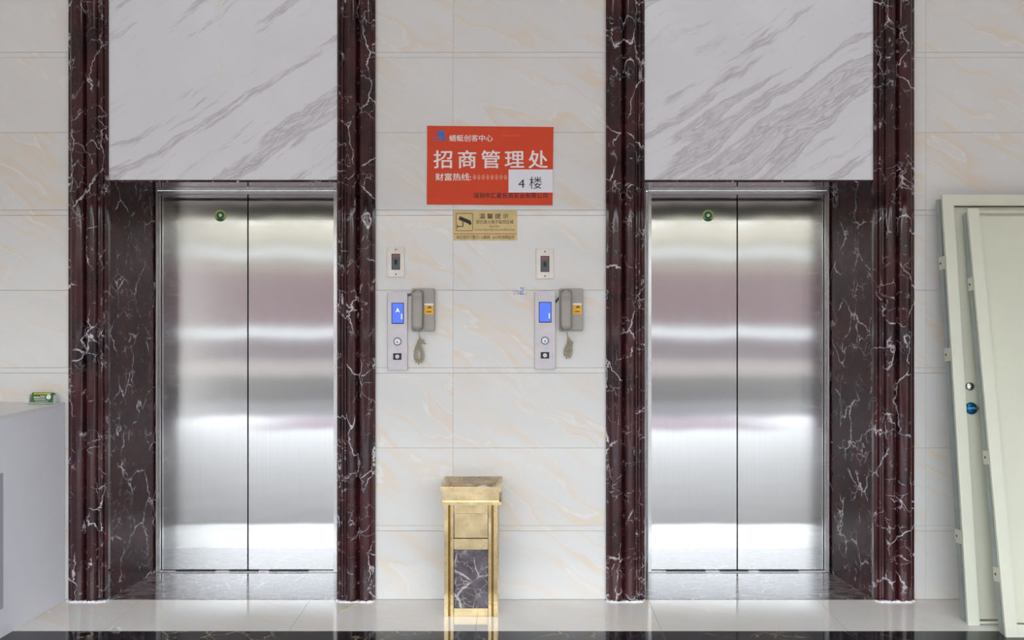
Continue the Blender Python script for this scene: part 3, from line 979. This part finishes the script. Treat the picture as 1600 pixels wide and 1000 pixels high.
# rim: four mitred sloping members
inn = .036
oz0, oz1, iz1, iz0 = .603, .6270, .6165, .601
corners_o = [(-RW, RF), (RW, RF), (RW, RB), (-RW, RB)]
corners_i = [(-RW + inn, RF + inn), (RW - inn, RF + inn), (RW - inn, RB - inn), (-RW + inn, RB - inn)]
for k in range(4):
    j = (k + 1) % 4
    mb = MB()
    def sec(o, i_):
        cx, cy = BX, (RF + RB) / 2
        ip = (o[0] * .955, cy + (o[1] - cy) * .955)
        return [(BX + o[0], o[1], oz0), (BX + o[0], o[1], oz1 - .002), (BX + ip[0] * 1.0 + (o[0] - ip[0]) * .8, ip[1] + (o[1] - ip[1]) * .8, oz1),
                (BX + ip[0], ip[1], oz1), (BX + i_[0], i_[1], iz1 - .012), (BX + i_[0], i_[1], iz0)]
    mb.loft([sec(corners_o[k], corners_i[k]), sec(corners_o[j], corners_i[j])])
    mb.build('rim', 'brass' if k == 0 else 'brass_dust', bin_, origin=org)
bbox('tray_floor', 'brass_dk', -.124, .124, RF + .022, RB - .022, nz0 + .004, nz0 + .008)
tray = MB()
for (a, b, c0, c1) in ((-.108, .108, RB - .044, RB - .040), (-.108, .108, RF + .040, RF + .044), (-.108, -.102, RF + .0445, RB - .0445), (.102, .108, RF + .0445, RB - .0445)):
    tray.box(BX + a, BX + b, c0, c1, nz0 + .009, nz0 + .0438)
tray.build('ash_tray', 'brass_dust', bin_, origin=org)
dome = []
for k in range(8):
    t_ = k / 7 * math.pi / 2
    dome.append([(BX + .052 + .034 * math.cos(t_) * math.cos(u), -.12 + .034 * math.cos(t_) * math.sin(u), nz0 + .026 + .026 * math.sin(t_)) for u in [2 * math.pi * q / 20 for q in range(20)]])
dome[-1] = [(BX + .052 + .003 * math.cos(2 * math.pi * q / 20), -.12 + .003 * math.sin(2 * math.pi * q / 20), nz0 + .0522) for q in range(20)]
MB().loft(dome).build('tray_dome', 'acrylic', bin_, origin=org, smooth=True)

# ------------------------------------------------------------------ white counter at the left
ang = math.radians(-3.8)
ct = thing('reception_counter', 'white panelled counter standing against the wall at the left', 'counter', (-2.294, -.001, 0))
ct.rotation_euler.z = 0
def rot(x, y):   # local (x to the left negative, y towards camera negative) about the wall corner
    return (-2.292 + x - y * math.sin(ang), -.004 + y)
def cbox(nm, mat, x0, x1, y0, y1, z0, z1):
    return MB().quad_prism([rot(x0, y0), rot(x1, y0), rot(x1, y1), rot(x0, y1)], z0, z1).build(nm, mat, ct, origin=(-2.5, -.5, z0))
CT = 1.0024
cbox('body', 'counter', -.60, -.002, -.62, -.003, .0005, CT - .0185)
cbox('top_board', 'counter_top', -.602, .0, -.622, -.001, CT - .018, CT)
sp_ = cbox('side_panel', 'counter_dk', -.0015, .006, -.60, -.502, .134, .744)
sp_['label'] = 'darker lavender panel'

# ------------------------------------------------------------------ green box in a clear holder
gb = thing('green_packet', 'small green packet with yellow lettering in a clear holder on the white counter', 'packet', (-2.37, -.06, CT))
def gpt(u, v, w):          # u along the front, v up the tilted front, w thickness
    o = Vector((-2.440, -.068, CT + .0045))
    ex, ey = Vector((math.cos(.03), -math.sin(.03), 0)), Vector((0, math.sin(.2), math.cos(.2)))
    ez = ex.cross(ey)
    return o + ex * u + ey * v - ez * w
def gbox(nm, mat, u0, u1, v0, v1, w0, w1):
    r0 = [gpt(u0, v0, w0), gpt(u1, v0, w0), gpt(u1, v1, w0), gpt(u0, v1, w0)]
    r1 = [gpt(u0, v0, w1), gpt(u1, v0, w1), gpt(u1, v1, w1), gpt(u0, v1, w1)]
    return MB().loft([r0, r1]).build(nm, mat, gb)
gbox('packet_body', 'green_box', .010, .116, .004, .052, 0, .022)
gbox('dark_band', 'green_box_dk', .0095, .112, .040, .0525, -.0003, .020)
yl = MB()
u = .018
while u < .105:
    w_ = random.uniform(.004, .009)
    a_, b_ = gpt(u, .043, -.0008), gpt(min(u + w_, .108), .049, -.0008)
    yl.loft([[gpt(u, .043, -.0004), gpt(min(u + w_, .108), .043, -.0004), gpt(min(u + w_, .108), .049, -.0004), gpt(u, .049, -.0004)],
             [gpt(u, .043, -.0009), gpt(min(u + w_, .108), .043, -.0009), gpt(min(u + w_, .108), .049, -.0009), gpt(u, .049, -.0009)]])
    u += w_ + .0015
yl.build('yellow_print', 'yellow_ink', gb)
gbox('pale_print', 'white_ink', .020, .050, .026, .031, -.001, -.0003)
gbox('pale_print', 'white_ink', .022, .080, .017, .020, -.001, -.0003)
gbox('pale_print', 'white_ink', .028, .095, .008, .0105, -.001, -.0003)
gbox('grey_print', 'counter_dk', .052, .076, .024, .038, -.001, -.0003)
bd = [gpt(.095 + .012 * math.cos(2 * math.pi * q / 18), .030 + .012 * math.sin(2 * math.pi * q / 18), -.0003) for q in range(18)]
bd2 = [gpt(.095 + .012 * math.cos(2 * math.pi * q / 18), .030 + .012 * math.sin(2 * math.pi * q / 18), -.001) for q in range(18)]
MB().loft([bd, bd2]).build('round_print', 'white_paper', gb)
gbox('holder_base', 'acrylic', -.004, .128, -.004, .0, -.018, .026)
gbox('holder_end', 'acrylic', -.003, .0, 0, .044, -.004, .024)
gbox('holder_end', 'acrylic', .122, .125, 0, .040, -.004, .024)

# ------------------------------------------------------------------ two pale green steel doors leaning on the wall
def leaning(name, label, xl, width, Hh, yb_, yt_, upside, brackets, group, dp):
    t = thing(name, label, 'door', (xl, yb_, 0), group)
    th = math.asin((yt_ - yb_) / Hh)
    t.rotation_euler.x = -th
    t.location = (xl, yb_, 0.0)
    fw = .055
    def bx(nm, mat, x0, x1, y0, y1, z0, z1, par=None):
        o = MB().box(x0, x1, y0, y1, z0, z1).build(nm, mat)
        o.parent = par or t
        return o
    # posts: front face plate, thin inner web, back flange (an open channel towards the left)
    for s_, a in ((0, 0.0), (1, width - fw)):
        p = bx('frame_post', 'green_frame', a, a + fw, 0, .016, 0, Hh)
        if s_ == 0:
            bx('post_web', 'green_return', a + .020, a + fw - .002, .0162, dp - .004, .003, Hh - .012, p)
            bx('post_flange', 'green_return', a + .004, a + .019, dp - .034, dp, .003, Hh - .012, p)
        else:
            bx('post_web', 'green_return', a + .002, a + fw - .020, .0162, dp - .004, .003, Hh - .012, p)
    rz0, rz1 = (0, fw) if upside else (Hh - fw, Hh)
    r = bx('frame_rail', 'green_frame', fw + .0005, width - fw - .0005, 0, .016, rz0, rz1)
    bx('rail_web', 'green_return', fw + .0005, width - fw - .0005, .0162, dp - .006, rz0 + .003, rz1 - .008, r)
    tz = Hh - .022 if upside else .006
    bx('tie_bar', 'green_frame', fw + .0005, width - fw - .0005, .004, .014, tz, tz + .010)
    l0, l1 = (fw + .004, Hh - .034) if upside else (.024, Hh - fw - .004)
    leaf = bx('door_leaf', 'green_leaf', fw + .003, width - fw - .003, .020, .045, l0, l1)
    for zz in brackets:
        b = bx('bracket', 'green_frame', -.001, .0035, .0165, dp - .003, zz - .032, zz + .032)
        ob = MB()
        ob.plate(circle(0, 0, .006, 12), 0, -.001)
        h = ob.build('bracket_hole', 'black_ink')
        h.rotation_euler = (0, 0, math.radians(-90))
        h.parent = b
        h.location = (-.0012, dp - .022, zz)
    return t, leaf
dA, leafA = leaning('steel_door', 'pale green framed steel door leaning flat on the wall behind another door', 2.113, .94, 2.062, -.353, -.096, False,
                    (1.725, 1.27, .40), 'pale green steel doors leaning at the right', .080)
dB, leafB = leaning('steel_door', 'pale green framed steel door standing in front of another one at the right edge', 2.2096, 1.06, 2.002, -.501, -.156, True,
                    (1.63, .80, .27), 'pale green steel doors leaning at the right', .064)
# lock parts of the rear door, local to its leaf
def disc(nm, mat, x, z, r, d, par, half=False):
    ring = []
    for k in range(7):
        t_ = k / 6 * math.pi / 2
        rr = r * math.cos(t_) if k < 6 else r * .06
        ring.append([(x + rr * math.cos(u), .0205 - d * math.sin(t_), z + rr * math.sin(u)) for u in [2 * math.pi * q / 24 for q in range(24)]])
    o = MB().loft(ring).build(nm, mat, smooth=True)
    o.parent = par
    return o
kn = disc('lock_cap', 'chrome', .087, 1.114, .0225, .016, leafA)
bf = disc('handle_rose', 'blue_film', .088, 1.008, .030, .016, leafA)
lv = MB().box(.088, .118, -.006, .006, 1.003, 1.013).build('handle_stub', 'chrome')
lv.parent = leafA
# loose wires and shavings hanging in the channels
def wires(par, spots, seed):
    rn = random.Random(seed)
    for (zz, ln) in spots:
        pts = []
        for k in range(9):
            pts.append((.012 + rn.uniform(-.005, .008), .028 + rn.uniform(-.008, .010), zz - ln * k / 8))
        o = MB().tube(pts, .0018, 5).build('loose_wire', 'grey_ink', smooth=True)
        o.parent = par
wires(dA, ((1.16, .05), (1.05, .06)), 2)
wires(dB, ((1.86, .05), (1.78, .04), (.64, .05), (.57, .04), (.24, .06), (.17, .06)), 5)

# ------------------------------------------------------------------ litter on the floor
q = P(181, 983, 0)
pp = thing('paper_scrap', 'crumpled white paper scrap on the floor before the left elevator', 'paper', (-1.855, -.410, .0))
rn = random.Random(3)
sc_ = MB()
g = [[(-.03 + .012 * a + rn.uniform(-.003, .003), -.008 + .008 * b + rn.uniform(-.002, .002), .0006 + (rn.uniform(.002, .014) if 0 < a < 5 else 0)) for b in range(3)] for a in range(6)]
sc_.v = [(-1.855 + x, -.410 + y, z) for row in g for x, y, z in row]
sc_.f = [(a * 3 + b, a * 3 + b + 1, (a + 1) * 3 + b + 1, (a + 1) * 3 + b) for a in range(5) for b in range(2)]
sc_.v += [(x, y, max(.0002, z - .0012)) for x, y, z in sc_.v]
nn = 18
sc_.f += [tuple(i_ + nn for i_ in f)[::-1] for f in list(sc_.f)]
sc_.build('scrap_sheet', 'white_paper', pp)
a = P(532.5, 956)
def onfloor(px, py):
    d = CAM_Z * FPX / (py - VY)
    return Vector(((px - VX) * d / FPX, d - CAM_D, 0))
a, b = onfloor(532.5, 956), onfloor(560, 942.5)
s_ = MB().tube([a + Vector((0, 0, .002)), (a + b) / 2 + Vector((0, 0, .0022)), b + Vector((0, 0, .002))], .0018, 8).build('wooden_stick', 'stick', origin=tuple(a))
s_['label'] = 'thin pale wooden stick lying on the floor at the foot of a marble casing'
s_['category'] = 'stick'
